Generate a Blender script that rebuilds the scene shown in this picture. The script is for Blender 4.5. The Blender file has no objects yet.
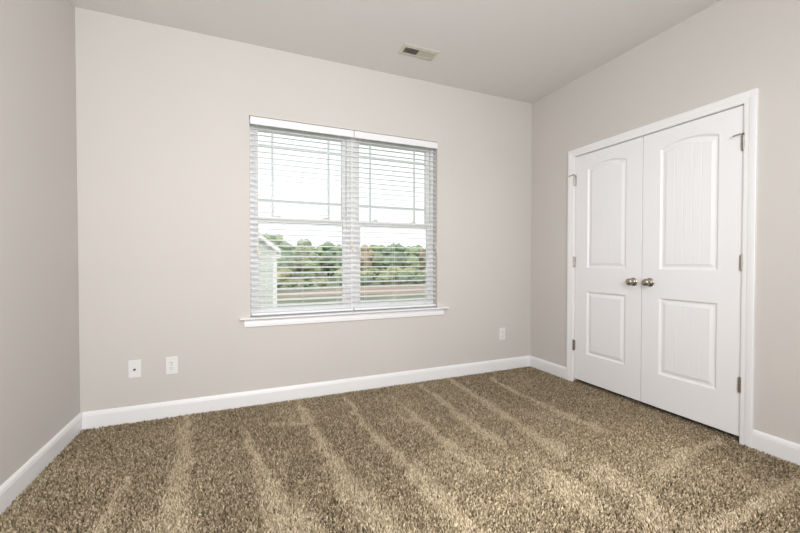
import bpy, bmesh, math, random
import numpy as np
from mathutils import Vector, Matrix

# ------------------------------------------------------------------ camera, sky, lights, exposure
SC = bpy.context.scene
COL = SC.collection
random.seed(7)
W, H = 3.749, 2.743            # room width, ceiling height
REAR = -3.75                   # rear wall (behind the camera)
CAM = (0.993, -3.015, 1.1135)
YAW, PITCH, ROLL, FPX = 0.3994, -0.0153, 0.0003, 368.64


def setup_camera():
    cd = bpy.data.cameras.new('camera')
    cam = bpy.data.objects.new('camera', cd)
    COL.objects.link(cam)
    F = Vector((math.sin(YAW) * math.cos(PITCH), math.cos(YAW) * math.cos(PITCH), math.sin(PITCH)))
    R = Vector((math.cos(YAW), -math.sin(YAW), 0))
    U = R.cross(F)
    R2 = R * math.cos(ROLL) + U * math.sin(ROLL)
    U2 = U * math.cos(ROLL) - R * math.sin(ROLL)
    m = Matrix((R2, U2, -F)).transposed().to_4x4()
    m.translation = CAM
    cam.matrix_world = m
    cd.sensor_width = 36
    cd.lens = FPX / 800 * 36
    cd.clip_start = 0.02
    cd.clip_end = 500
    SC.camera = cam


setup_camera()

SC.view_settings.view_transform = 'Standard'
SC.view_settings.look = 'None'
SC.view_settings.gamma = 1
SC.view_settings.use_curve_mapping = False
SC.view_settings.exposure = 0.0

world = bpy.data.worlds.new('overcast_sky')
SC.world = world
world.use_nodes = True
wn, wl = world.node_tree.nodes, world.node_tree.links
wn.clear()
wout = wn.new('ShaderNodeOutputWorld')
wbg = wn.new('ShaderNodeBackground')
wtc = wn.new('ShaderNodeTexCoord')
wno = wn.new('ShaderNodeTexNoise')
wno.inputs['Scale'].default_value = 3.0
wno.inputs['Detail'].default_value = 5
wr = wn.new('ShaderNodeValToRGB')
wr.color_ramp.elements[0].color = (0.90, 0.95, 1.0, 1)
wr.color_ramp.elements[1].color = (1.0, 1.0, 1.0, 1)
wl.new(wtc.outputs['Generated'], wno.inputs['Vector'])
wl.new(wno.outputs['Fac'], wr.inputs['Fac'])
wl.new(wr.outputs['Color'], wbg.inputs['Color'])
wbg.inputs['Strength'].default_value = 1.35
wl.new(wbg.outputs['Background'], wout.inputs['Surface'])


def add_area(name, loc, target, sx, sy, power, color, spread=180):
    ld = bpy.data.lights.new(name, 'AREA')
    ld.shape = 'RECTANGLE'
    ld.size, ld.size_y = sx, sy
    ld.energy = power
    ld.color = color
    ld.spread = math.radians(spread)
    o = bpy.data.objects.new(name, ld)
    COL.objects.link(o)
    o.location = loc
    o.rotation_euler = (Vector(target) - Vector(loc)).to_track_quat('-Z', 'Y').to_euler()
    return o


# hazy sun from behind the house, lights the trees and the neighbour's wall
sd = bpy.data.lights.new('hazy_sun', 'SUN')
sd.energy = 1.6
sd.angle = math.radians(8)
sd.color = (1.0, 0.96, 0.9)
so = bpy.data.objects.new('hazy_sun', sd)
COL.objects.link(so)
so.rotation_euler = Vector((0.45, 0.75, -0.75)).to_track_quat('-Z', 'Y').to_euler()

# added fill light, set in an invented rear window behind the camera
add_area('rear_fill_light', (1.28, REAR + 0.02, 1.76), (1.26, 0, 1.60), 1.9, 1.5, 88, (1.0, 0.995, 0.99), 166)

# ------------------------------------------------------------------ helpers


def tag(o, label=None, cat=None, group=None, kind=None):
    if label:
        o['label'] = label
    if cat:
        o['category'] = cat
    if group:
        o['group'] = group
    if kind:
        o['kind'] = kind
    return o


def empty(name, loc=(0, 0, 0), label=None, cat=None, group=None, kind=None):
    o = bpy.data.objects.new(name, None)
    o.empty_display_size = 0.1
    COL.objects.link(o)
    o.location = loc
    return tag(o, label, cat, group, kind)


def finish(name, bm, mat, parent=None, smooth=False, local=True):
    """Link bm as ONE mesh object. Coordinates of a child are in its parent's frame (parents are never rotated)."""
    me = bpy.data.meshes.new(name)
    bmesh.ops.recalc_face_normals(bm, faces=bm.faces[:])
    bm.to_mesh(me)
    bm.free()
    if smooth:
        for p in me.polygons:
            p.use_smooth = True
    me.materials.append(mat)
    o = bpy.data.objects.new(name, me)
    COL.objects.link(o)
    if parent is not None:
        o.parent = parent
    return o


def box(bm, x0, x1, y0, y1, z0, z1, bev=0.0, seg=1):
    vs = [bm.verts.new((x, y, z)) for x in (x0, x1) for y in (y0, y1) for z in (z0, z1)]
    F = [(0, 1, 3, 2), (4, 6, 7, 5), (0, 4, 5, 1), (2, 3, 7, 6), (0, 2, 6, 4), (1, 5, 7, 3)]
    fs = [bm.faces.new([vs[i] for i in f]) for f in F]
    if bev > 0:
        es = list({e for f in fs for e in f.edges})
        bmesh.ops.bevel(bm, geom=es, offset=bev, segments=seg, profile=0.5, affect='EDGES')


def boxes(lst, bev=0.0):
    bm = bmesh.new()
    for b in lst:
        box(bm, *b, bev=bev)
    return bm


def tube(bm, pts, r, n=8, caps=True):
    """Tube along pts; r a number or a list of radii."""
    pts = [Vector(p) for p in pts]
    rs = r if isinstance(r, (list, tuple)) else [r] * len(pts)
    rings = []
    for i, p in enumerate(pts):
        t = (pts[min(i + 1, len(pts) - 1)] - pts[max(i - 1, 0)]).normalized()
        a = t.cross(Vector((0, 0, 1)) if abs(t.z) < 0.9 else Vector((1, 0, 0))).normalized()
        b = t.cross(a)
        rings.append([bm.verts.new(p + (a * math.cos(k * 2 * math.pi / n) + b * math.sin(k * 2 * math.pi / n)) * rs[i]) for k in range(n)])
    for i in range(len(rings) - 1):
        for k in range(n):
            bm.faces.new((rings[i][k], rings[i][(k + 1) % n], rings[i + 1][(k + 1) % n], rings[i + 1][k]))
    if caps:
        bm.faces.new(rings[0])
        bm.faces.new(rings[-1])


def lathe(bm, origin, axis, prof, n=24):
    """prof: list of (radius, distance along axis)."""
    axis = Vector(axis).normalized()
    o = Vector(origin)
    a = axis.cross(Vector((0, 0, 1)) if abs(axis.z) < 0.9 else Vector((1, 0, 0))).normalized()
    b = axis.cross(a)
    rings = []
    for r, d in prof:
        if r < 1e-6:
            rings.append([bm.verts.new(o + axis * d)])
        else:
            rings.append([bm.verts.new(o + axis * d + (a * math.cos(k * 2 * math.pi / n) + b * math.sin(k * 2 * math.pi / n)) * r) for k in range(n)])
    for i in range(len(rings) - 1):
        p, q = rings[i], rings[i + 1]
        for k in range(n):
            k2 = (k + 1) % n
            if len(p) == 1 and len(q) == 1:
                continue
            if len(p) == 1:
                bm.faces.new((p[0], q[k], q[k2]))
            elif len(q) == 1:
                bm.faces.new((p[k], p[k2], q[0]))
            else:
                bm.faces.new((p[k], p[k2], q[k2], q[k]))


def extrude_profile(bm, prof, path, closed_prof=True):
    """prof: list of (outward, height) pairs; path: list of (point, out_vector, up_vector) stations."""
    rings = []
    for p, out, up in path:
        rings.append([bm.verts.new(Vector(p) + Vector(out) * a + Vector(up) * b) for a, b in prof])
    n = len(prof)
    for i in range(len(rings) - 1):
        for k in range(n):
            bm.faces.new((rings[i][k], rings[i][(k + 1) % n], rings[i + 1][(k + 1) % n], rings[i + 1][k]))
    bm.faces.new(rings[0])
    bm.faces.new(rings[-1][::-1])


# ------------------------------------------------------------------ materials


def mat(name, color, rough=0.5, metal=0.0, noise=None, bump=None, spec=0.5, translucent=0.0):
    """noise=(scale, amount) mottles the colour; bump=(scale, strength, distance)."""
    m = bpy.data.materials.new(name)
    m.use_nodes = True
    nt = m.node_tree
    b = nt.nodes['Principled BSDF']
    out = nt.nodes['Material Output']
    b.inputs['Base Color'].default_value = (*color, 1)
    b.inputs['Roughness'].default_value = rough
    b.inputs['Metallic'].default_value = metal
    b.inputs['Specular IOR Level'].default_value = spec
    tc = nt.nodes.new('ShaderNodeTexCoord')
    if noise:
        n = nt.nodes.new('ShaderNodeTexNoise')
        n.inputs['Scale'].default_value = noise[0]
        n.inputs['Detail'].default_value = 4
        r = nt.nodes.new('ShaderNodeValToRGB')
        k = noise[1]
        r.color_ramp.elements[0].position = 0.3
        r.color_ramp.elements[1].position = 0.7
        r.color_ramp.elements[0].color = (*[c * (1 - k) for c in color], 1)
        r.color_ramp.elements[1].color = (*[min(1, c * (1 + k)) for c in color], 1)
        nt.links.new(tc.outputs['Object'], n.inputs['Vector'])
        nt.links.new(n.outputs['Fac'], r.inputs['Fac'])
        nt.links.new(r.outputs['Color'], b.inputs['Base Color'])
    if bump:
        n = nt.nodes.new('ShaderNodeTexNoise')
        n.inputs['Scale'].default_value = bump[0]
        n.inputs['Detail'].default_value = 3
        bp = nt.nodes.new('ShaderNodeBump')
        bp.inputs['Strength'].default_value = bump[1]
        bp.inputs['Distance'].default_value = bump[2]
        nt.links.new(tc.outputs['Object'], n.inputs['Vector'])
        nt.links.new(n.outputs['Fac'], bp.inputs['Height'])
        nt.links.new(bp.outputs['Normal'], b.inputs['Normal'])
    if translucent > 0:
        t = nt.nodes.new('ShaderNodeBsdfTranslucent')
        t.inputs['Color'].default_value = (*color, 1)
        mx = nt.nodes.new('ShaderNodeMixShader')
        mx.inputs['Fac'].default_value = translucent
        nt.links.new(b.outputs['BSDF'], mx.inputs[1])
        nt.links.new(t.outputs['BSDF'], mx.inputs[2])
        nt.links.new(mx.outputs['Shader'], out.inputs['Surface'])
    return m


M_wall = mat('greige_wall_paint', (0.60, 0.571, 0.546), 0.75, noise=(1.5, 0.012), bump=(260, 0.10, 0.001), spec=0.3)
M_ceil = mat('flat_ceiling_paint', (0.76, 0.75, 0.725), 0.9, bump=(180, 0.10, 0.001), spec=0.2)
M_trim = mat('white_semi_gloss_trim', (0.83, 0.83, 0.845), 0.38, noise=(3, 0.01))
M_door = mat('white_door_paint', (0.83, 0.83, 0.85), 0.42, bump=(120, 0.05, 0.0006))
M_vinyl = mat('white_window_vinyl', (0.80, 0.81, 0.82), 0.4, noise=(4, 0.01))
M_slat = mat('white_blind_slat', (0.90, 0.90, 0.915), 0.45, noise=(6, 0.012), translucent=0.12)
M_valance = mat('white_blind_valance', (0.80, 0.80, 0.83), 0.42, noise=(6, 0.01))
M_rail = mat('painted_steel_headrail', (0.62, 0.64, 0.57), 0.45, noise=(9, 0.02))
M_cord = mat('white_cord', (0.78, 0.78, 0.74), 0.8, noise=(60, 0.03))
M_tassel = mat('cream_wood_tassel', (0.74, 0.68, 0.55), 0.5, noise=(40, 0.05))
M_nickel = mat('brushed_nickel', (0.40, 0.37, 0.32), 0.30, 1.0, noise=(30, 0.06))
M_dark = mat('dark_gap', (0.02, 0.02, 0.02), 0.9, noise=(10, 0.1))
M_rubber = mat('white_rubber_tip', (0.75, 0.74, 0.70), 0.6, noise=(30, 0.03))
M_plate = mat('white_plastic_plate', (0.77, 0.77, 0.76), 0.35, noise=(10, 0.01))
M_socket = mat('dull_dark_metal', (0.16, 0.15, 0.13), 0.45, 1.0, noise=(50, 0.1))
M_vent = mat('almond_vent_enamel', (0.60, 0.59, 0.505), 0.5, noise=(14, 0.03))
M_wood = mat('bare_pine', (0.42, 0.20, 0.12), 0.7, noise=(40, 0.2))
M_backing = mat('carpet_backing', (0.10, 0.08, 0.052), 1.0, noise=(90, 0.35))
M_lamp = mat('white_enamel', (0.8, 0.8, 0.78), 0.4, noise=(8, 0.01))

# foliage and ground outside
M_leaf_a = mat('fresh_green_leaves', (0.304, 0.361, 0.215), 0.8, noise=(0.7, 0.35))
M_leaf_b = mat('deep_green_leaves', (0.234, 0.308, 0.200), 0.8, noise=(0.7, 0.35))
M_leaf_c = mat('yellow_green_leaves', (0.404, 0.413, 0.242), 0.8, noise=(0.7, 0.35))
M_leaf_d = mat('russet_leaves', (0.413, 0.335, 0.234), 0.8, noise=(0.7, 0.35))
M_bark = mat('grey_bark', (0.173, 0.142, 0.108), 0.9, noise=(3, 0.3))
M_lawn = mat('green_lawn', (0.198, 0.223, 0.155), 0.95, noise=(0.25, 0.3))
M_meadow = mat('dry_meadow', (0.430, 0.401, 0.266), 0.95, noise=(0.25, 0.25))
M_clay = mat('bare_red_clay', (0.337, 0.254, 0.199), 0.95, noise=(0.35, 0.2))
M_siding = mat('pale_sage_siding', (0.535, 0.563, 0.509), 0.7, noise=(1.0, 0.02))
M_extrim = mat('white_exterior_trim', (0.745, 0.745, 0.727), 0.6, noise=(2, 0.01))
M_shingle = mat('grey_shingles', (0.250, 0.238, 0.228), 0.9, noise=(6, 0.35))


def glass_mat():
    m = bpy.data.materials.new('clear_window_glass')
    m.use_nodes = True
    nt = m.node_tree
    nt.nodes.remove(nt.nodes['Principled BSDF'])
    t = nt.nodes.new('ShaderNodeBsdfTransparent')
    t.inputs['Color'].default_value = (0.97, 0.985, 0.975, 1)
    g = nt.nodes.new('ShaderNodeBsdfGlossy')
    g.inputs['Roughness'].default_value = 0.02
    f = nt.nodes.new('ShaderNodeFresnel')
    f.inputs['IOR'].default_value = 1.15
    mx = nt.nodes.new('ShaderNodeMixShader')
    nt.links.new(f.outputs['Fac'], mx.inputs['Fac'])
    nt.links.new(t.outputs['BSDF'], mx.inputs[1])
    nt.links.new(g.outputs['BSDF'], mx.inputs[2])
    nt.links.new(mx.outputs['Shader'], nt.nodes['Material Output'].inputs['Surface'])
    return m


M_glass = glass_mat()


def carpet_mat():
    m = bpy.data.materials.new('flecked_carpet_yarn')
    m.use_nodes = True
    nt = m.node_tree
    b = nt.nodes['Principled BSDF']
    b.inputs['Roughness'].default_value = 0.95
    b.inputs['Specular IOR Level'].default_value = 0.1
    a = nt.nodes.new('ShaderNodeAttribute')
    a.attribute_name = 'yarn'
    r = nt.nodes.new('ShaderNodeValToRGB')
    cr = r.color_ramp
    cr.elements[0].position, cr.elements[0].color = 0.0, (0.115, 0.088, 0.056, 1)
    cr.elements[1].position, cr.elements[1].color = 1.0, (0.72, 0.605, 0.44, 1)
    e = cr.elements.new(0.5)
    e.color = (0.37, 0.295, 0.195, 1)
    nt.links.new(a.outputs['Fac'], r.inputs['Fac'])
    nt.links.new(r.outputs['Color'], b.inputs['Base Color'])
    return m


M_carpet = carpet_mat()

# ------------------------------------------------------------------ room shell
T = 0.16                                    # wall thickness
OX0, OX1, OZ0, OZ1 = 1.033, 2.641, 0.682, 2.210       # window opening
DY0, DY1, DZ1 = -1.7905, -0.5375, 2.068     # rough closet opening in the right wall


def struct(name, bm, m, parent=None, smooth=False):
    o = finish(name, bm, m, parent, smooth)
    if parent is None:
        o['kind'] = 'structure'
    return o


struct('floor', boxes([(-T, W + T + 0.75, REAR - T, T, -0.12, 0.0)]), M_backing)
struct('ceiling', boxes([(-T, W + T + 0.75, REAR - T, T, H, H + 0.1)]), M_ceil)
struct('wall_back', boxes([(-T, OX0, 0, T, 0, H), (OX1, W + T, 0, T, 0, H), (OX0, OX1, 0, T, 0, OZ0), (OX0, OX1, 0, T, OZ1, H)]), M_wall)
struct('wall_left', boxes([(-T, 0, REAR, 0, 0, H)]), M_wall)
struct('wall_right', boxes([(W, W + 0.115, REAR, DY0, 0, H), (W, W + 0.115, DY1, 0, 0, H), (W, W + 0.115, DY0, DY1, DZ1, H)]), M_wall)
RX0, RX1, RZ0, RZ1 = 0.28, 2.28, 0.96, 2.56  # invented rear opening, made to hold the fill light
struct('wall_rear', boxes([(-T, RX0, REAR - T, REAR, 0, H), (RX1, W + T, REAR - T, REAR, 0, H), (RX0, RX1, REAR - T, REAR, 0, RZ0), (RX0, RX1, REAR - T, REAR, RZ1, H)]), M_wall)
# closet interior behind the doors
struct('wall_closet', boxes([(W + T + 0.55, W + T + 0.65, -2.2, -0.1, 0, H), (W + 0.115, W + T + 0.55, -2.2, -2.1, 0, H), (W + 0.115, W + T + 0.55, -0.2, -0.1, 0, H)]), M_wall)

# baseboards: 124 mm, rounded and stepped top edge
BB = [(0, 0), (0.0145, 0), (0.0145, 0.098), (0.0125, 0.104), (0.0125, 0.109), (0.009, 0.117), (0.006, 0.1225), (0, 0.1235)]
Z = (0, 0, 1)


def baseboard(name, p0, p1, out):
    bm = bmesh.new()
    extrude_profile(bm, BB, [(p0, out, Z), (p1, out, Z)])
    return struct(name, bm, M_trim)


baseboard('baseboard_back', (0.0145, 0, 0), (W - 0.0145, 0, 0), (0, -1, 0))
baseboard('baseboard_left', (0, 0, 0), (0, REAR, 0), (1, 0, 0))
baseboard('baseboard_right', (W, 0, 0), (W, -0.484, 0), (-1, 0, 0))
baseboard('baseboard_right', (W, -1.8397, 0), (W, REAR, 0), (-1, 0, 0))

# closet casing (mitred, stepped colonial profile) = trim_1; jamb = trim_2
CY0, CY1, CZ = -1.7757, -0.5475, 2.053      # inner edges of the casing
CP = [(0, 0), (0, 0.009), (0.006, 0.0115), (0.024, 0.0125), (0.030, 0.015), (0.047, 0.0175), (0.0605, 0.0175), (0.0635, 0.015), (0.0635, 0)]
bm = bmesh.new()
rings = []
for (y, z, oy, oz) in [(CY1, 0.0, 1, 0), (CY1, CZ, 1, 1), (CY0, CZ, -1, 1), (CY0, 0.0, -1, 0)]:
    rings.append([bm.verts.new((W - d, y + oy * a, z + oz * a)) for a, d in CP])
n = len(CP)
for i in range(3):
    for k in range(n):
        bm.faces.new((rings[i][k], rings[i][(k + 1) % n], rings[i + 1][(k + 1) % n], rings[i + 1][k]))
bm.faces.new(rings[0])
bm.faces.new(rings[-1])
struct('trim_1', bm, M_trim)
jamb = struct('trim_2', boxes([(W + 0.0005, W + 0.115, DY0, -1.7755, 0.03, DZ1), (W + 0.0005, W + 0.115, -0.5525, DY1, 0.03, DZ1), (W + 0.0005, W + 0.115, -1.7755, -0.5525, 2.0515, DZ1),
                               (W + 0.042, W + 0.055, -1.7755, -1.7635, 0.03, 2.0515), (W + 0.042, W + 0.055, -0.5645, -0.5525, 0.03, 2.0515)]), M_trim)
tag(finish('raw_jamb_foot', boxes([(W + 0.0005, W + 0.115, -0.5525, DY1, 0.0, 0.03), (W + 0.0005, W + 0.115, DY0, -1.7755, 0.0, 0.03)]), M_wood, jamb), 'unpainted reddish bare wood at the foot of the jamb')

# ------------------------------------------------------------------ closet doors
DX = W + 0.004                               # face of the doors (inside the jamb)
DT = 0.035


def panel_loops(y0, y1, z0, z1, arch, ny):
    """Concentric outlines of one moulded panel: list of (inset, depth)."""
    return [(0.0, 0.0), (0.004, 0.0025), (0.010, 0.0085), (0.016, 0.0098), (0.024, 0.0090), (0.036, 0.0050), (0.042, 0.0030)]


def build_door(name, ya, yb):
    """Door slab between ya < yb seen from the room: two moulded panels with plank grooves, the upper one arched."""
    bm = bmesh.new()
    zb, zt = 0.048, 2.0475
    py0, py1 = ya + 0.125, yb - 0.125
    panels = [(0.292, 0.846, 0.0), (1.052, 1.915, 0.035)]
    wdt = py1 - py0
    NC = 24
    ts = [i / NC for i in range(NC + 1)]
    V = lambda y, z, d: bm.verts.new((DX + d, y, z))

    def top(y, c0, c1, z1, rise):
        if rise <= 0:
            return z1
        t = (y - c0) / (c1 - c0) * 2 - 1
        # shallow eyebrow arch with short flat shoulders
        return z1 + rise * (1 - t * t)
    prev_row_top = None
    rows_out = []
    for (z0, z1, rise) in panels:
        insets = panel_loops(0, 0, 0, 0, 0, 0)
        loops = []
        for ins, d in insets:
            a, b = py0 + ins, py1 - ins
            bot = [V(a + (b - a) * t, z0 + ins, d) for t in ts]
            tp = [V(a + (b - a) * t, top(py0 + (py1 - py0) * t, py0, py1, z1, rise) - ins, d) for t in ts]
            loops.append((bot, tp))
        for (b0, t0), (b1, t1) in zip(loops[:-1], loops[1:]):
            for i in range(NC):
                bm.faces.new((b0[i], b0[i + 1], b1[i + 1], b1[i]))
                bm.faces.new((t0[i], t1[i], t1[i + 1], t0[i + 1]))
            bm.faces.new((b0[0], b1[0], t1[0], t0[0]))
            bm.faces.new((b0[-1], t0[-1], t1[-1], b1[-1]))
        # raised field, split into planks by V grooves
        bot, tp = loops[-1]
        d = insets[-1][1]
        a, b = py0 + insets[-1][0], py1 - insets[-1][0]
        grooves = [a + (b - a) * k / 5 for k in (1, 2, 3, 4)]
        g = 0.0042
        ys = [a]
        for gy in grooves:
            ys += [gy - g, gy, gy + g]
        ys.append(b)

        def ztop(y):
            t = (y - a) / (b - a) * NC
            i = min(NC - 1, int(t))
            f = t - i
            return tp[i].co.z * (1 - f) + tp[i + 1].co.z * f
        zlo = z0 + insets[-1][0]
        lo = [V(y, zlo, d) for y in ys]
        lo2 = [V(y, zlo + 0.006, d + (0.0010 if (k % 3 == 2) else 0)) for k, y in enumerate(ys)]
        # refine along the arch: strips use straight tops between sample columns, so add columns
        hi2 = [V(y, ztop(y) - 0.006, d + (0.0010 if (k % 3 == 2) else 0)) for k, y in enumerate(ys)]
        for i in range(len(ys) - 1):
            bm.faces.new((lo[i], lo[i + 1], lo2[i + 1], lo2[i]))
            bm.faces.new((lo2[i], lo2[i + 1], hi2[i + 1], hi2[i]))
        # cap strip between hi2 and the arch outline (polyline on top)
        for i in range(len(ys) - 1):
            cols = [tp[k] for k in range(NC + 1) if ys[i] + 1e-6 < tp[k].co.y < ys[i + 1] - 1e-6]
            l = V(ys[i], ztop(ys[i]), d)
            r = V(ys[i + 1], ztop(ys[i + 1]), d)
            bm.faces.new([hi2[i], hi2[i + 1], r] + [V(c.co.y, c.co.z, d) for c in reversed(cols)] + [l])
        rows_out.append(loops[0])
    # flat face around the panels
    e = 0.0015
    yl, yr = ya + e, yb - e

    def quad(*c):
        bm.faces.new([V(y, z, 0) for y, z in c])
    quad((yl, zb + e), (py0, zb + e), (py0, zt - e), (yl, zt - e))
    quad((py1, zb + e), (yr, zb + e), (yr, zt - e), (py1, zt - e))
    (b1, t1), (b2, t2) = rows_out
    for i in range(NC):
        y_, y2 = b1[i].co.y, b1[i + 1].co.y
        quad((y_, zb + e), (y2, zb + e), (y2, b1[i + 1].co.z), (y_, b1[i].co.z))
        quad((y_, t1[i].co.z), (y2, t1[i + 1].co.z), (y2, b2[i + 1].co.z), (y_, b2[i].co.z))
        quad((y_, t2[i].co.z), (y2, t2[i + 1].co.z), (y2, zt - e), (y_, zt - e))
    # eased edges, sides and back
    f = [(yl, zb + e), (yr, zb + e), (yr, zt - e), (yl, zt - e)]
    s = [(ya, zb), (yb, zb), (yb, zt), (ya, zt)]
    fv = [V(y, z, 0) for y, z in f]
    sv = [V(y, z, e) for y, z in s]
    kv = [V(y, z, DT) for y, z in s]
    for i in range(4):
        j = (i + 1) % 4
        bm.faces.new((fv[i], sv[i], sv[j], fv[j]))
        bm.faces.new((sv[i], kv[i], kv[j], sv[j]))
    bm.faces.new(kv)
    bmesh.ops.remove_doubles(bm, verts=bm.verts[:], dist=0.00005)
    return struct(name, bm, M_door)


YM = -1.1635
door_far = build_door('door_1', YM + 0.0022, -0.556)
door_near = build_door('door_2', -1.772, YM - 0.0022)


def knob(parent, y, z):
    bm = bmesh.new()
    lathe(bm, (DX, y, z), (-1, 0, 0), [(0, 0.0), (0.031, 0.0), (0.0325, 0.003), (0.0315, 0.006), (0.025, 0.009), (0.014, 0.011), (0.0115, 0.018), (0.0115, 0.026), (0.014, 0.030), (0.022, 0.034),
                                      (0.0265, 0.041), (0.0275, 0.048), (0.0260, 0.055), (0.0215, 0.0615), (0.013, 0.066), (0.005, 0.0675), (0, 0.0677)], 28)
    finish('knob', bm, M_nickel, parent, True)


knob(door_far, YM + 0.0625, 0.953)
knob(door_near, YM - 0.0625, 0.956)


def hinge(parent, y, z, side, stop=False):
    """side=+1: the door lies towards -y of the barrel."""
    x = W - 0.0075
    bm = bmesh.new()
    for k in range(5):
        lathe(bm, (x, y, z - 0.045 + k * 0.018), (0, 0, 1), [(0, 0.0003), (0.0066, 0.0003), (0.0072, 0.001), (0.0072, 0.0168), (0.0066, 0.0176), (0, 0.0176)], 14)
    for zz, s in ((z + 0.045, 1), (z - 0.045, -1)):
        lathe(bm, (x, y, zz), (0, 0, s), [(0, 0), (0.006, 0.0), (0.0068, 0.0015), (0.005, 0.004), (0, 0.0052)], 14)
    box(bm, W - 0.0065, DX - 0.0002, y - side * 0.0015 - 0.0115, y - side * 0.0015 + 0.0115, z - 0.0445, z + 0.0445, bev=0.0006)
    h = finish('hinge', bm, M_nickel, parent)
    for p in h.data.polygons:
        p.use_smooth = False
    if stop:
        bm = bmesh.new()
        lathe(bm, (x, y, z + 0.0485), (0, 0, 1), [(0, 0), (0.009, 0), (0.009, 0.004), (0, 0.004)], 14)
        tube(bm, [(x, y, z + 0.0505), (x - 0.006, y + 0.012, z + 0.0535), (x - 0.010, y + 0.030, z + 0.0505), (x - 0.012, y + 0.050, z + 0.0465)], [0.0042, 0.0042, 0.0038, 0.0036], 10)
        tube(bm, [(x, y, z + 0.0505), (x - 0.012, y - 0.006, z + 0.0505), (x - 0.018, y - 0.008, z + 0.0505)], 0.0036, 8)
        st = finish('hinge_pin_stop', bm, M_nickel, h, True)
        bm = bmesh.new()
        lathe(bm, (x - 0.012, y + 0.051, z + 0.0465), (0.75, 0.5, -0.1), [(0, -0.004), (0.006, -0.004), (0.0068, 0.0), (0.0062, 0.006), (0, 0.007)], 12)
        tag(finish('bumper_tip', bm, M_rubber, h, True), 'pale rubber bumper tip')


for z in (1.838, 1.104, 0.352):
    hinge(door_far, -0.5515, z, 1, z > 1.5)
for z in (1.822, 1.104, 0.366):
    hinge(door_near, -1.7755, z, -1, z > 1.5)

# ------------------------------------------------------------------ windows in the back wall
YF0, YF1 = 0.078, 0.150                     # depth range of the vinyl units
MR0, MR1 = 1.420, 1.462                     # meeting rails
GZ0, GZ1 = OZ0 + 0.085, OZ1 - 0.07


def window_unit(name, x0, x1):
    u = empty(name, ((x0 + x1) / 2, YF0, OZ0), kind='structure')
    ox, oy, oz = u.location

    def fb(nm, lst, m, par=None, bev=0.0015):
        return finish(nm, boxes([(a - ox, b - ox, c - oy, d - oy, e - oz, f - oz) for a, b, c, d, e, f in lst], bev), m, par or u)
    z0, z1 = OZ0 + 0.001, OZ1 - 0.001
    fb('window_frame', [(x0, x0 + 0.030, YF0, YF1, z0, z1), (x1 - 0.030, x1, YF0, YF1, z0, z1), (x0 + 0.030, x1 - 0.030, YF0, YF1, z0, z0 + 0.020), (x0 + 0.030, x1 - 0.030, YF0, YF1, z1 - 0.030, z1)], M_vinyl)
    # upper sash: outer track, prairie grille
    a, b = x0 + 0.030, x1 - 0.030
    y0, y1 = 0.112, 0.146
    us = fb('upper_sash', [(a, a + 0.034, y0, y1, MR0, z1 - 0.03), (b - 0.034, b, y0, y1, MR0, z1 - 0.03), (a + 0.034, b - 0.034, y0, y1, MR0, MR1), (a + 0.034, b - 0.034, y0, y1, z1 - 0.068, z1 - 0.03)], M_vinyl)
    ga, gb = a + 0.034, b - 0.034
    gz1 = z1 - 0.068
    fb('glass_pane', [(ga - 0.004, gb + 0.004, 0.1285, 0.1315, MR1 - 0.004, gz1 + 0.004)], M_glass, us, 0)
    mv = 0.108
    for xx in (ga + mv, gb - mv):
        fb('muntin', [(xx - 0.009, xx + 0.009, 0.1335, 0.1415, MR1, gz1)], M_vinyl, us, 0.001)
    for zz in (1.601, 2.036):
        fb('muntin', [(ga, gb, 0.1340, 0.1410, zz - 0.009, zz + 0.009)], M_vinyl, us, 0.001)
    # lower sash: inner track
    y0, y1 = 0.084, 0.112
    ls = fb('lower_sash', [(a, a + 0.034, y0, y1, z0 + 0.020, MR1), (b - 0.034, b, y0, y1, z0 + 0.020, MR1), (a + 0.034, b - 0.034, y0, y1, MR0, MR1), (a + 0.034, b - 0.034, y0, y1, z0 + 0.020, z0 + 0.058)], M_vinyl)
    fb('glass_pane', [(ga - 0.004, gb + 0.004, 0.0975, 0.1005, z0 + 0.054, MR0 + 0.004)], M_glass, ls, 0)
    for f in (0.24, 0.76):
        xx = a + (b - a) * f
        fb('sash_lock', [(xx - 0.028, xx + 0.028, 0.088, 0.108, MR1, MR1 + 0.007), (xx - 0.010, xx + 0.022, 0.090, 0.100, MR1 + 0.007, MR1 + 0.014)], M_tassel, ls, 0.001)


window_unit('window_1', OX0 + 0.001, 1.832)
window_unit('window_2', 1.862, OX1 - 0.001)
struct('trim_3', boxes([(1.8325, 1.8615, YF0 - 0.004, YF1, OZ0 + 0.001, OZ1 - 0.001)], 0.002), M_vinyl)   # mullion cover

# stool (inner sill) and apron
bm = bmesh.new()
box(bm, OX0 + 0.0005, OX1 - 0.0005, 0.0, YF0 - 0.0005, OZ0 - 0.018 + 0.018 + 0.0, OZ0 + 0.0008)
SP = [(0.0, 0.0), (0.034, 0.0), (0.040, 0.003), (0.042, 0.0075), (0.040, 0.012), (0.034, 0.0148), (0.0, 0.0148)]
extrude_profile(bm, SP, [((0.960, 0, OZ0 - 0.0140), (0, -1, 0), Z), ((2.744, 0, OZ0 - 0.0140), (0, -1, 0), Z)])
struct('trim_4', bm, M_trim)
bm = bmesh.new()
AP = [(0.0, 0.0), (0.011, 0.0), (0.013, 0.003), (0.013, 0.024), (0.010, 0.030), (0.007, 0.040), (0.006, 0.056), (0.0, 0.056)]
extrude_profile(bm, AP, [((0.990, 0, OZ0 - 0.0710), (0, -1, 0), Z), ((2.706, 0, OZ0 - 0.0710), (0, -1, 0), Z)])
struct('trim_5', bm, M_trim)

# ------------------------------------------------------------------ blinds


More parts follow.
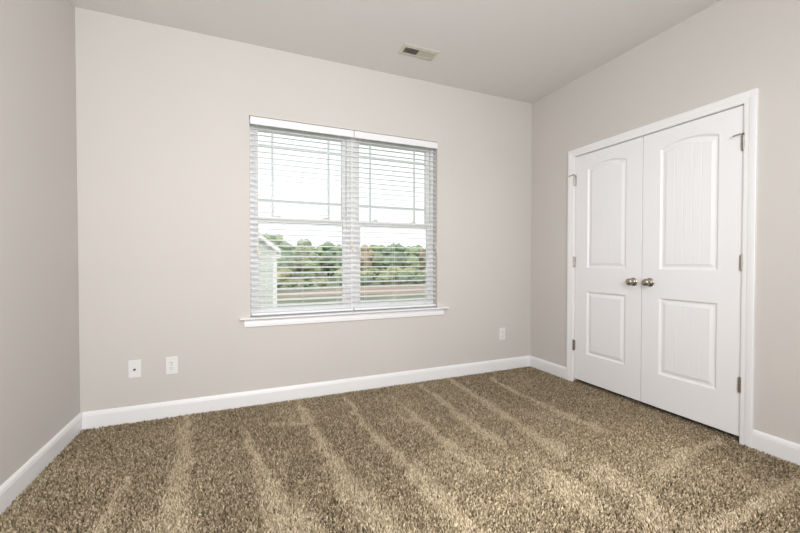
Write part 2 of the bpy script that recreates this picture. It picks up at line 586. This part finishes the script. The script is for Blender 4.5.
def slat_bm(hw, tilt, cx=0.0):
    """One curved 50 mm slat, room edge lower."""
    bm = bmesh.new()
    n = 6
    top, bot = [], []
    for i in range(n + 1):
        s = (i / n - 0.5) * 0.050
        crown = 0.0026 * (1 - (2 * i / n - 1) ** 2)
        for lst, off in ((top, 0.0016), (bot, -0.0016)):
            y, z = s, crown + off * (1 if 0 < i < n else 0.6)
            lst.append((y * math.cos(tilt) - z * math.sin(tilt), y * math.sin(tilt) + z * math.cos(tilt)))
    prof = top + bot[::-1]
    extrude_profile(bm, prof, [((-hw, 0, 0), (0, 1, 0), Z), ((hw, 0, 0), (0, 1, 0), Z)])
    return bm


def make_blind(x0, x1, label, tilt_deg, ladders):
    cx, hw = (x0 + x1) / 2, (x1 - x0) / 2
    YS = 0.033
    r = empty('window_blind', (cx, YS, OZ0), label, 'blind', 'slatted blinds in the twin window')
    L = lambda b: (b[0] - cx, b[1] - cx, b[2] - YS, b[3] - YS, b[4] - OZ0, b[5] - OZ0)
    tilt = math.radians(tilt_deg)
    hr = finish('headrail', boxes([L((x0 + 0.004, x1 - 0.004, 0.006, 0.058, 2.152, 2.200))], 0.002), M_rail, r)
    va = finish('valance', boxes([L((x0, x1, -0.012, 0.002, 2.1455, 2.2020))], 0.002), M_valance, r)
    for xx in ladders:
        finish('valance_clip', boxes([L((xx - 0.004, xx + 0.004, -0.0135, 0.006, 2.1425, 2.1455))]), M_cord, va)
    z = 2.122
    first = None
    zs = []
    while z > 0.732:
        zs.append(z)
        z -= 0.0424
    for zz in zs:
        if first is None:
            first = finish('slat', slat_bm(hw - 0.004, tilt), M_slat, r, False)
            o = first
        else:
            o = first.copy()
            COL.objects.link(o)
            o.parent = r
        o.location = (0, 0, zz - OZ0)
    bmr = bmesh.new()
    box(bmr, *L((x0 + 0.003, x1 - 0.003, YS - 0.026, YS + 0.026, 0.6935, 0.7105)), bev=0.004, seg=2)
    finish('bottom_rail', bmr, M_valance, r)
    for xx in ladders:
        bm = bmesh.new()
        for dy in (-0.0262, 0.0262):
            tube(bm, [(xx - cx, dy, 0.7130 - OZ0), (xx - cx, dy, 2.153 - OZ0)], 0.0009, 5)
        for zz in zs:
            tube(bm, [(xx - cx, -0.0262, zz - OZ0 - 0.0262 * math.tan(tilt) - 0.0024), (xx - cx, 0.0262, zz - OZ0 + 0.0262 * math.tan(tilt) - 0.0024)], 0.0006, 4, False)
        finish('ladder_cord', bm, M_cord, r)
    # pull cords with tassels: tilt pair at one end, lift pair at the other
    for xx, zt, nm in ((x0 + 0.040, 1.222, 'tilt_cord'), (x1 - 0.018, 1.262, 'lift_cord')):
        bm = bmesh.new()
        for k, dx in enumerate((0.0, 0.012)):
            tube(bm, [(xx + dx - cx, -0.044, 2.15 - OZ0), (xx + dx - cx, -0.046, 1.7 - OZ0), (xx + dx - cx, -0.046, zt - 0.035 * k - OZ0)], 0.0009, 5)
        c = finish(nm, bm, M_cord, r)
        for k, dx in enumerate((0.0, 0.012)):
            bm = bmesh.new()
            lathe(bm, (xx + dx - cx, -0.046, zt - 0.035 * k - OZ0), (0, 0, -1), [(0, 0), (0.003, 0.0), (0.0045, 0.008), (0.0068, 0.024), (0.0062, 0.030), (0, 0.031)], 10)
            finish('tassel', bm, M_tassel, c, True)


make_blind(1.0385, 1.8425, 'white slatted blind on the window half with the neighbouring gabled house behind it', 10, (1.150, 1.425, 1.712))
make_blind(1.8465, 2.6365, 'white slatted blind on the window half closer to the closet doors', 7.5, (1.955, 2.2155, 2.540))

# ------------------------------------------------------------------ outlet plates


def plate(name, x, z, label, kind, group=None):
    r = empty(name, (x, 0, z), label, 'wall outlet', group)
    bm = bmesh.new()
    box(bm, -0.0365, 0.0365, -0.0058, -0.0002, -0.0605, 0.0605, bev=0.0022, seg=2)
    finish('cover_plate', bm, M_plate, r)
    if kind == 'duplex':
        for dz in (-0.0195, 0.0195):
            bm = bmesh.new()
            lathe(bm, (0, -0.0057, dz), (0, -1, 0), [(0, 0), (0.0172, 0.0), (0.0172, 0.0016), (0.0164, 0.0022), (0, 0.0022)], 24)
            rc = finish('receptacle', bm, M_plate, r)
            finish('socket_slots', boxes([(-0.0078, -0.0056, -0.0083, -0.0077, dz - 0.001, dz + 0.0075), (0.0056, 0.0076, -0.0083, -0.0077, dz, dz + 0.0068), (-0.0024, 0.0024, -0.0083, -0.0077, dz - 0.0095, dz - 0.005)]), M_dark, rc)
        bm = bmesh.new()
        lathe(bm, (0, -0.0057, 0), (0, -1, 0), [(0, 0), (0.0034, 0), (0.0030, 0.0012), (0, 0.0016)], 12)
        finish('screw', bm, M_nickel, r, True)
    else:
        bm = bmesh.new()
        lathe(bm, (0, -0.0057, -0.004), (0, -1, 0), [(0, 0), (0.0072, 0), (0.0072, 0.003), (0.0048, 0.003), (0.0048, 0.010), (0.0036, 0.010), (0.0036, 0.004), (0, 0.004)], 6 * 3)
        tag(finish('cable_socket', bm, M_socket, r), 'small threaded metal socket')
        for dz in (-0.042, 0.042):
            bm = bmesh.new()
            lathe(bm, (0, -0.0057, dz), (0, -1, 0), [(0, 0), (0.0034, 0), (0.0030, 0.0012), (0, 0.0016)], 12)
            finish('screw', bm, M_plate, r, True)


plate('cable_outlet', 0.2990, 0.3755, 'white cable jack plate with a single small round socket low on the wall', 'coax')
plate('power_outlet', 0.5180, 0.3755, 'white double power outlet plate between the cable jack plate and the window', 'duplex')
plate('power_outlet', 3.3830, 0.3790, 'white double power outlet plate low on the window wall beside the closet corner', 'duplex')

# ------------------------------------------------------------------ ceiling vent
vx, vy = 2.2545, -0.3935
v = empty('ceiling_vent', (vx, vy, H), 'almond metal two-way air vent with slatted halves set in the ceiling', 'vent')
hx, hy = 0.150, 0.073
ix, iy = 0.122, 0.040
bm = bmesh.new()
outer = [(-hx, -hy, -0.0005), (hx, -hy, -0.0005), (hx, hy, -0.0005), (-hx, hy, -0.0005)]
lp = [outer, [(x * 0.985, y * 0.97, -0.004) for x, y, _ in outer], [(sx * (ix + 0.004), sy * (iy + 0.004), -0.0085) for sx, sy in ((-1, -1), (1, -1), (1, 1), (-1, 1))],
      [(sx * ix, sy * iy, -0.0085) for sx, sy in ((-1, -1), (1, -1), (1, 1), (-1, 1))], [(sx * ix, sy * iy, -0.0005) for sx, sy in ((-1, -1), (1, -1), (1, 1), (-1, 1))]]
vl = [[bm.verts.new(p) for p in l] for l in lp]
for a, b in zip(vl[:-1], vl[1:]):
    for k in range(4):
        bm.faces.new((a[k], a[(k + 1) % 4], b[(k + 1) % 4], b[k]))
finish('vent_frame', bm, M_vent, v)
finish('divider', boxes([(-0.003, 0.003, -iy, iy, -0.0092, -0.0008)]), M_vent, v)
tag(finish('duct_shade_panel', boxes([(-ix, ix, -iy, iy, -0.0012, -0.0003)]), M_dark, v), 'black panel standing in for the shaded duct behind the slats')  # black sheet on the solid ceiling paints in the duct's shade
for side in (-1, 1):
    for k in range(9):
        xc = side * (0.0085 + k * 0.0125 + 0.004)
        bm = bmesh.new()
        dx = 0.0040
        # near half opens towards the room's far side, the other half the opposite way
        p = [(xc - side * -dx, -0.0086), (xc - side * -dx + 0.0008, -0.0086), (xc + side * -dx + 0.0008, -0.0020), (xc + side * -dx, -0.0020)] if side > 0 else \
            [(xc - dx, -0.0086), (xc - dx + 0.0008, -0.0086), (xc + dx + 0.0008, -0.0020), (xc + dx, -0.0020)]
        a = [bm.verts.new((q[0], -iy, q[1])) for q in p]
        b = [bm.verts.new((q[0], iy, q[1])) for q in p]
        for i in range(4):
            bm.faces.new((a[i], a[(i + 1) % 4], b[(i + 1) % 4], b[i]))
        bm.faces.new(a)
        bm.faces.new(b)
        finish('slat', bm, M_vent, v)

# ------------------------------------------------------------------ carpet pile
STRIPES = [
    [(0.61, -0.01, 0.011), (0.65, -0.43, 0.031), (0.67, -0.79, 0.058), (0.71, -1.29, 0.091), (0.76, -2.2, 0.12)],
    [(1.0, -0.46, 0.013), (1.05, -0.9, 0.027), (1.11, -1.2, 0.066), (1.19, -1.5, 0.121), (1.3, -2.2, 0.15)],
    [(1.38, -0.03, 0.016), (1.4, -0.75, 0.037), (1.45, -1.22, 0.06), (1.51, -1.63, 0.111), (1.6, -2.2, 0.14)],
    [(1.2, -0.42, 0.04), (1.39, -0.5, 0.041)],
    [(1.73, -0.13, 0.016), (1.73, -0.66, 0.023), (1.77, -1.09, 0.04), (1.81, -1.45, 0.053), (1.83, -1.77, 0.07), (1.9, -2.4, 0.1)],
    [(2.09, -0.5, 0.022), (2.1, -0.97, 0.03), (2.13, -1.41, 0.05)],
    [(2.75, -0.01, 0.024), (2.73, -0.55, 0.032), (2.69, -1.06, 0.047), (2.68, -1.41, 0.07)],
    [(2.42, -0.10, 0.016), (2.40, -0.60, 0.03), (2.40, -1.2, 0.05)],
    [(3.12, -0.17, 0.019), (3.07, -0.85, 0.031), (3.12, -1.32, 0.052)],
    [(0.43, -0.77, 0.015), (0.44, -0.99, 0.027), (0.43, -1.18, 0.036), (0.42, -1.8, 0.05)],
    [(3.70, -2.12, 0.03), (3.01, -2.13, 0.035), (2.69, -2.13, 0.04)],
    [(2.71, -1.65, 0.079), (2.67, -1.9, 0.069), (2.54, -2.07, 0.061)],
    [(2.45, -1.64, 0.101), (2.39, -1.86, 0.088)],
    [(3.69, -1.71, 0.031), (3.35, -1.72, 0.029), (2.96, -1.8, 0.036)],
]


def value_noise(x, y, cell, seed):
    g = np.random.RandomState(seed).rand(64, 64)
    u, w_ = x / cell + 17, -y / cell + 11
    i, j = np.floor(u).astype(int), np.floor(w_).astype(int)
    f, h = u - i, w_ - j
    f, h = f * f * (3 - 2 * f), h * h * (3 - 2 * h)
    G = lambda a, b: g[a % 64, b % 64]
    return (G(i, j) * (1 - f) + G(i + 1, j) * f) * (1 - h) + (G(i, j + 1) * (1 - f) + G(i + 1, j + 1) * f) * h


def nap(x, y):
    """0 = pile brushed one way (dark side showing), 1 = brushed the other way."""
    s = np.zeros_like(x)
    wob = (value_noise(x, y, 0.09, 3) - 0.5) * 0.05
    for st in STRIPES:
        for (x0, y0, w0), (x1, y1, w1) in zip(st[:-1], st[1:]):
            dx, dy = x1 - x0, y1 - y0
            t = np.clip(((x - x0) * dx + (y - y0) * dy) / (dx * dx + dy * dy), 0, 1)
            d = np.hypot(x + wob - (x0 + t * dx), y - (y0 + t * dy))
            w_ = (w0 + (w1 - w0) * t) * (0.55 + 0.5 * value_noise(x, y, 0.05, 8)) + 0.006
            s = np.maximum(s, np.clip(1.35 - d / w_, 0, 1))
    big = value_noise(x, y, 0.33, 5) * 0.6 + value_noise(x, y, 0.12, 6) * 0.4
    mid = np.clip(1 - np.hypot((x - 2.5) / 1.2, (y + 1.45) / 0.95), 0, 1)        # broad paler area in the middle of the room
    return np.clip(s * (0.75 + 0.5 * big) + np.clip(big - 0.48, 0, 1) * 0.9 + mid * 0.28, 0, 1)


def carpet():
    rs = np.random.RandomState(1)
    sp = 0.0072
    xs = np.arange(0.019, W - 0.019, sp)
    ys = np.arange(REAR + 0.01, -0.019, sp)
    X, Y = np.meshgrid(xs, ys)
    X, Y = X.ravel(), Y.ravel()
    # carpet runs a little under the closet doors
    xs2 = np.arange(W - 0.019, W + 0.10, sp)
    ys2 = np.arange(-1.77, -0.56, sp)
    X2, Y2 = np.meshgrid(xs2, ys2)
    X = np.concatenate([X, X2.ravel()])
    Y = np.concatenate([Y, Y2.ravel()])
    n = len(X)
    X = X + (rs.rand(n) - 0.5) * sp * 1.3
    Y = Y + (rs.rand(n) - 0.5) * sp * 1.3
    inroom = X < W - 0.019
    X = np.where(inroom, np.clip(X, 0.018, W - 0.0185), X)
    Y = np.where(inroom, np.clip(Y, REAR + 0.005, -0.0185), Y)
    s = nap(X, Y)
    h = 0.0180 + rs.rand(n) * 0.007
    r = 0.0032 + rs.rand(n) * 0.0018
    ang = rs.rand(n) * 2 * np.pi
    lean = (0.35 + rs.rand(n) * 0.6) * h * 0.8
    lx = np.cos(ang) * lean * 0.8
    ly = np.sin(ang) * lean * 0.8 + (s - 0.35) * 0.010
    a0 = rs.rand(n) * 2 * np.pi
    V = np.zeros((n, 7, 3), np.float32)
    for k in range(3):
        a = a0 + k * 2 * np.pi / 3
        V[:, k] = np.stack([X + np.cos(a) * r, Y + np.sin(a) * r, np.full(n, 0.0005)], 1)
        a = a + 0.6
        V[:, 3 + k] = np.stack([X + lx * 0.45 + np.cos(a) * r * 0.95, Y + ly * 0.45 + np.sin(a) * r * 0.95, h * 0.62], 1)
    V[:, 6] = np.stack([X + lx, Y + ly, h], 1)
    # keep every fibre off the walls and trim
    V[:, :, 0] = np.where(inroom[:, None], np.clip(V[:, :, 0], 0.0155, W - 0.0182), V[:, :, 0])
    V[:, :, 1] = np.where(inroom[:, None], np.clip(V[:, :, 1], REAR + 0.002, -0.0155), np.clip(V[:, :, 1], -1.774, -0.554))
    V[:, :, 2] = np.where(inroom[:, None], V[:, :, 2], V[:, :, 2] * 0.8)
    base = (np.arange(n) * 7)[:, None, None]
    quads = np.array([[0, 1, 4, 3], [1, 2, 5, 4], [2, 0, 3, 5]])[None] + base
    tris = np.array([[3, 4, 6], [4, 5, 6], [5, 3, 6]])[None] + base
    me = bpy.data.meshes.new('carpet_pile')
    me.vertices.add(n * 7)
    me.vertices.foreach_set('co', V.ravel())
    nq, ntr = n * 3, n * 3
    me.loops.add(nq * 4 + ntr * 3)
    me.loops.foreach_set('vertex_index', np.concatenate([quads.ravel(), tris.ravel()]).astype(np.int32))
    me.polygons.add(nq + ntr)
    ls = np.concatenate([np.arange(nq) * 4, nq * 4 + np.arange(ntr) * 3]).astype(np.int32)
    me.polygons.foreach_set('loop_start', ls)
    me.update(calc_edges=True)
    # yarn colour: each tuft one shade from the flecked yarn; streaks tinted paler, standing in for light on brushed pile
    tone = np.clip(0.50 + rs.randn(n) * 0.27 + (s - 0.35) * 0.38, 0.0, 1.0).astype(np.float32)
    at = me.attributes.new('yarn', 'FLOAT', 'POINT')
    at.data.foreach_set('value', np.repeat(tone, 7))
    me.materials.append(M_carpet)
    o = bpy.data.objects.new('carpet_pile', me)
    COL.objects.link(o)
    tag(o, 'brown and tan flecked cut-pile carpet with pale vacuum streaks', 'carpet', kind='stuff')


carpet()

# ------------------------------------------------------------------ added rear window around the fill light; ceiling lamp above the view
struct('added_rear_window', boxes([(RX0, RX0 + 0.05, REAR - 0.12, REAR - 0.05, RZ0, RZ1), (RX1 - 0.05, RX1, REAR - 0.12, REAR - 0.05, RZ0, RZ1), (RX0 + 0.05, RX1 - 0.05, REAR - 0.12, REAR - 0.05, RZ0, RZ0 + 0.05), (RX0 + 0.05, RX1 - 0.05, REAR - 0.12, REAR - 0.05, RZ1 - 0.05, RZ1),
                          (RX0 + 0.05, RX1 - 0.05, REAR - 0.11, REAR - 0.06, 1.735, 1.785)], 0.002), M_vinyl)  # added window frame, out of view, around the fill light


LX, LY = 1.87, -2.05
lamp = empty('ceiling_lamp', (LX, LY, H), 'round white flush ceiling lamp in the middle of the room', 'lamp')
bm = bmesh.new()
lathe(bm, (0, 0, 0), (0, 0, -1), [(0, 0.0), (0.17, 0.0), (0.17, 0.018), (0.155, 0.022), (0, 0.022)], 32)
finish('canopy', bm, M_lamp, lamp, True)
ld = bpy.data.lights.new('bulb', 'SPOT')
ld.energy = 24
ld.spot_size = math.radians(172)
ld.spot_blend = 0.6
ld.color = (1.0, 0.985, 0.97)
ld.shadow_soft_size = 0.13
lo = bpy.data.objects.new('bulb', ld)
COL.objects.link(lo)
lo.parent = lamp
lo.location = (0, 0, -0.16)

# ------------------------------------------------------------------ outside
GZ = -3.2
struct('lawn', boxes([(-60, 110, T + 0.3, 220, GZ - 0.2, GZ)]), M_lawn)


def patch(name, pts, z, m):
    bm = bmesh.new()
    rs = random.Random(len(pts))
    top = [bm.verts.new((x, y, z)) for x, y in pts]
    bot = [bm.verts.new((x, y, GZ - 0.05)) for x, y in pts]
    bm.faces.new(top)
    for i in range(len(pts)):
        j = (i + 1) % len(pts)
        bm.faces.new((top[i], top[j], bot[j], bot[i]))
    return struct(name, bm, m)


patch('bare_clay_strip', [(-30, 46), (-30, 42), (0, 42), (8, 42.5), (14, 42.2), (20, 41.5), (30, 41), (70, 40), (70, 58), (40, 57.5), (27, 56.5), (18, 54.5), (12, 51.5), (5, 47)], GZ + 0.03, M_clay)
patch('dry_meadow', [(-40, 66), (15, 64), (17.5, 70), (16.5, 84), (12, 95), (-40, 100)], GZ + 0.04, M_meadow)


def leaf_cloud(name, lobes, nleaf, size, seed, m, parent):
    """Leaf blades scattered through the lobes of a crown (x, y, z, rx, rz)."""
    rs = np.random.RandomState(seed)
    w_ = np.array([l[3] ** 2 for l in lobes])
    pick = rs.choice(len(lobes), nleaf, p=w_ / w_.sum())
    Lb = np.array(lobes)[pick]
    d = rs.randn(nleaf, 3)
    d /= np.linalg.norm(d, axis=1)[:, None]
    rad = 0.62 + 0.42 * rs.rand(nleaf)
    P = Lb[:, :3] + d * rad[:, None] * np.stack([Lb[:, 3], Lb[:, 3], Lb[:, 4]], 1)
    nrm = d + rs.randn(nleaf, 3) * 0.45
    nrm /= np.linalg.norm(nrm, axis=1)[:, None]
    u = np.cross(nrm, rs.randn(nleaf, 3))
    u /= np.linalg.norm(u, axis=1)[:, None] + 1e-9
    w2 = np.cross(nrm, u)
    s = size * (0.6 + 0.8 * rs.rand(nleaf))[:, None]
    V = np.stack([P - u * s, P + w2 * s * 0.55, P + u * s, P - w2 * s * 0.55], 1).reshape(-1, 3)
    F = np.arange(nleaf * 4).reshape(-1, 4)
    # leafy inner mass so the crown is not see-through
    bm = bmesh.new()
    for l in lobes:
        ret = bmesh.ops.create_icosphere(bm, subdivisions=2, radius=1.0)
        for vv in ret['verts']:
            c = vv.co
            k = 0.74 + 0.12 * math.sin(5 * c.x + seed) * math.cos(4 * c.y + l[0]) + rs.rand() * 0.10
            vv.co = Vector((l[0] + c.x * l[3] * k, l[1] + c.y * l[3] * k, l[2] + c.z * l[4] * k))
    core_v = [tuple(vv.co) for vv in bm.verts]
    core_f = [[vv.index for vv in f.verts] for f in bm.faces]
    bm.verts.index_update()
    core_f = [[vv.index for vv in f.verts] for f in bm.faces]
    bm.free()
    off = len(V)
    me = bpy.data.meshes.new(name)
    me.from_pydata([tuple(p) for p in V.tolist()] + core_v, [], F.tolist() + [[i + off for i in f] for f in core_f])
    me.materials.append(m)
    o = bpy.data.objects.new(name, me)
    COL.objects.link(o)
    o.parent = parent
    return o


def make_tree(h, cr, seed, m, name='tree'):
    rs = random.Random(seed)
    r = empty(name)
    bm = bmesh.new()
    tube(bm, [(0, 0, -0.1), (0.05, 0.02, h * 0.3), (-0.06, 0.05, h * 0.6), (0.02, 0, h * 0.85)], [0.19, 0.15, 0.10, 0.03], 8)
    finish('trunk', bm, M_bark, r, True)
    lobes = [(0, 0, h * 0.48, cr * 0.80, h * 0.40), (0, 0, h * 0.84, cr * 0.46, h * 0.15)]
    for k in range(9):
        a = k * 0.9 + rs.random()
        d = cr * (0.40 + 0.2 * rs.random())
        q = min(cr * (0.32 + 0.2 * rs.random()), cr - d)
        lobes.append((math.cos(a) * d, math.sin(a) * d, h * (0.20 + 0.65 * rs.random()), q, h * (0.10 + 0.07 * rs.random())))
    leaf_cloud('crown', lobes, 1300, 0.15, seed, m, r)
    return r


def make_shrub(h, cr, seed, m):
    rs = random.Random(seed)
    r = empty('shrub')
    lobes = [(0, 0, h * 0.45, cr * 0.75, h * 0.50)]
    for k in range(5):
        a = k * 1.256 + rs.random() * 0.6
        lobes.append((math.cos(a) * cr * 0.55, math.sin(a) * cr * 0.55, h * (0.30 + 0.35 * rs.random()), cr * (0.35 + 0.2 * rs.random()), h * (0.22 + 0.1 * rs.random())))
    bm = bmesh.new()
    for k in range(3):
        a = k * 2.1
        tube(bm, [(0, 0, -0.1), (math.cos(a) * cr * 0.3, math.sin(a) * cr * 0.3, h * 0.6)], [0.06, 0.02], 6)
    finish('stem', bm, M_bark, r, True)
    leaf_cloud('foliage', lobes, 800, 0.13, seed, m, r)
    return r


def copy_tree(o):
    c = o.copy()
    COL.objects.link(c)
    for ch in [x for x in bpy.data.objects if x.parent == o]:
        k = ch.copy()
        COL.objects.link(k)
        k.parent = c
    return c


rt = random.Random(11)
KINDS = [
    (make_tree(8.3, 2.9, 1, M_leaf_b), 'dense deep green tree in the row beyond the bare clay strip', 'deep green trees beyond the clay strip'),
    (make_tree(7.6, 2.7, 2, M_leaf_a), 'fresh green tree in the row beyond the bare clay strip', 'fresh green trees beyond the clay strip'),
    (make_tree(7.9, 2.6, 3, M_leaf_d), 'tree with russet autumn leaves in the row beyond the clay strip', 'russet trees beyond the clay strip'),
]
SH = [
    (make_shrub(2.6, 2.0, 4, M_leaf_b), 'low deep green shrub along the edge of the bare clay strip', 'deep green shrubs beyond the clay strip'),
    (make_shrub(3.4, 2.3, 5, M_leaf_c), 'yellow-green bushy shrub in front of the far trees', 'yellow-green shrubs beyond the clay strip'),
    (make_shrub(3.0, 2.2, 6, M_leaf_a), 'rounded fresh green shrub in front of the far trees', 'fresh green shrubs beyond the clay strip'),
]
used = {}


def put(src, x, y, s, rz):
    root, label, grp = src
    if id(root) not in used:
        o = root
        used[id(root)] = True
    else:
        o = copy_tree(root)
    o.location = (x, y, GZ)
    o.scale = (s, s, s)
    o.rotation_euler = (0, 0, rz)
    tag(o, label, 'shrub' if 'shrub' in grp else 'tree', grp)


# far treeline in three staggered rows; taller clump towards the neighbour's house
n_put = 0
for row, (y0, xs0, step) in enumerate([(86.0, -10.0, 6.5), (93.5, -9.0, 6.7), (101.5, -10.0, 6.9), (109.0, -12.0, 7.1)]):
    x = xs0 + (0, 2.3, 4.9, 1.2)[row]
    while x < 62 + row * 4:
        s = 1.04 + 0.10 * rt.random() + 0.05 * row
        if 3.0 < x < 12.5 and row == 1:
            s = 1.48
        elif 14.0 < x < 18.0 and row == 2:
            s = 1.40
        put(KINDS[1 if s > 1.3 else [0, 1, 0, 0, 1, 0, 2][n_put % 7]], x, y0 + (rt.random() - 0.5) * 0.8, s, rt.random() * 6.28)
        x += step if s < 1.3 else step * 1.18
        n_put += 1
# shrubs in depth beyond the clay, fewer on the meadow side
for row, (y0, step, kinds, smin, xs0) in enumerate([(78.5, 5.6, [1, 2, 1, 0], 1.12, 23), (72.7, 4.8, [1, 0, 2], 0.98, 20.5), (67.5, 4.5, [2, 1, 1], 0.88, 18.7), (63.2, 4.1, [0, 0, 2], 0.82, 18.0), (59.6, 3.5, [0, 0, 2], 0.64, 17.0)]):
    x = xs0
    i = 0
    while x < 52:
        put(SH[kinds[i % len(kinds)]], x, y0 + (rt.random() - 0.5) * 0.5, smin * (0.92 + 0.12 * rt.random()), rt.random() * 6.28)
        x += step
        i += 1
for row, (y0, step, xs0, xe, smin) in enumerate([(57.0, 2.5, -5.0, 13.5, 0.46), (60.0, 2.5, -4.0, 14, 0.46), (77.0, 4.8, -6.0, 17, 0.95)]):
    x = xs0
    i = 0
    while x < xe:
        put(SH[[0, 2, 0, 1][i % 4]], x, y0, smin * (0.92 + 0.1 * rt.random()), rt.random() * 6.28)
        x += step
        i += 1

# neighbouring house: gable end facing the window wall
HX1, HXR, HY0, HY1 = 1.905, -2.9, 9.0, 19.0
EZ = 1.46                                     # eave height
SL = 0.80
RZ_ = EZ + (HX1 - HXR) * SL
HX0 = 2 * HXR - HX1
hs = empty('neighbouring_house', (HXR, HY0, GZ), 'pale sided gabled house with white corner board and eaves just outside the window', 'house')
hx_, hy_, hz_ = HXR, HY0, GZ
bm = bmesh.new()
z = GZ
lap = 0.19
while z < RZ_ - 0.05:
    z1 = min(z + lap, RZ_)
    for side in (0,):
        def half(zz):
            return (HX1 - HXR) if zz <= EZ else max(0.0, (RZ_ - zz) / SL)
        a, b = half(z), half(z1)
        q = [(-a, -0.018, z - hz_), (a, -0.018, z - hz_), (b, 0, z1 - hz_), (-b, 0, z1 - hz_)]
        if b < 0.01:
            q = q[:2] + [(0, 0, z1 - hz_)]
        bm.faces.new([bm.verts.new(c) for c in q])
        bm.faces.new([bm.verts.new(c) for c in [(-a, 0, z - hz_), (a, 0, z - hz_), (a, -0.018, z - hz_), (-a, -0.018, z - hz_)]])
    z = z1
hw = HX1 - HXR
for sx in (-hw, hw):
    bm.faces.new([bm.verts.new(c) for c in [(sx, 0, 0), (sx, HY1 - HY0, 0), (sx, HY1 - HY0, EZ - hz_), (sx, 0, EZ - hz_)]])
bm.faces.new([bm.verts.new(c) for c in [(-hw, HY1 - HY0, 0), (hw, HY1 - HY0, 0), (hw, HY1 - HY0, EZ - hz_), (0, HY1 - HY0, RZ_ - hz_), (-hw, HY1 - HY0, EZ - hz_)]])
finish('siding', bm, M_siding, hs)
for sx in (-1, 1):
    finish('corner_board', boxes([(sx * hw - 0.06 - (0.045 if sx > 0 else -0.045) , sx * hw + 0.06 - (0.045 if sx > 0 else -0.045), -0.035, 0.03, 0, EZ - hz_)]), M_extrim, hs)
    bm = bmesh.new()
    ov = 0.11
    e = [(sx * (hw + ov), EZ - ov * SL), (0, RZ_)]
    th = 0.20
    for y0, y1, t0, t1 in ((-0.28, HY1 - HY0 + 0.28, 0.02, 0.10),):
        p = [(e[0][0], y0, e[0][1] + t0 - hz_), (e[1][0], y0, e[1][1] + t0 - hz_), (e[1][0], y0, e[1][1] + t1 - hz_), (e[0][0], y0, e[0][1] + t1 - hz_)]
        a = [bm.verts.new(c) for c in p]
        b = [bm.verts.new((c[0], y1, c[2])) for c in p]
        for k in range(4):
            bm.faces.new((a[k], a[(k + 1) % 4], b[(k + 1) % 4], b[k]))
        bm.faces.new(a)
        bm.faces.new(b)
    rf = finish('roof_slope', bm, M_shingle, hs)
    # white rake board along the gable edge
    bm = bmesh.new()
    p = [(e[0][0], -0.30, e[0][1] - 0.05 - hz_), (e[1][0], -0.30, e[1][1] - 0.05 - hz_), (e[1][0], -0.30, e[1][1] + 0.08 - hz_), (e[0][0], -0.30, e[0][1] + 0.08 - hz_)]
    a = [bm.verts.new(c) for c in p]
    b = [bm.verts.new((c[0], -0.27, c[2])) for c in p]
    for k in range(4):
        bm.faces.new((a[k], a[(k + 1) % 4], b[(k + 1) % 4], b[k]))
    bm.faces.new(a)
    bm.faces.new(b)
    finish('rake_board', bm, M_extrim, rf)
    x0, x1 = sorted((sx * (hw - 0.05), sx * (hw + ov)))
    finish('eave_return', boxes([(x0, x1, -0.27, HY1 - HY0 + 0.2, EZ - 0.27 - hz_, EZ - 0.17 - hz_)]), M_extrim, rf)
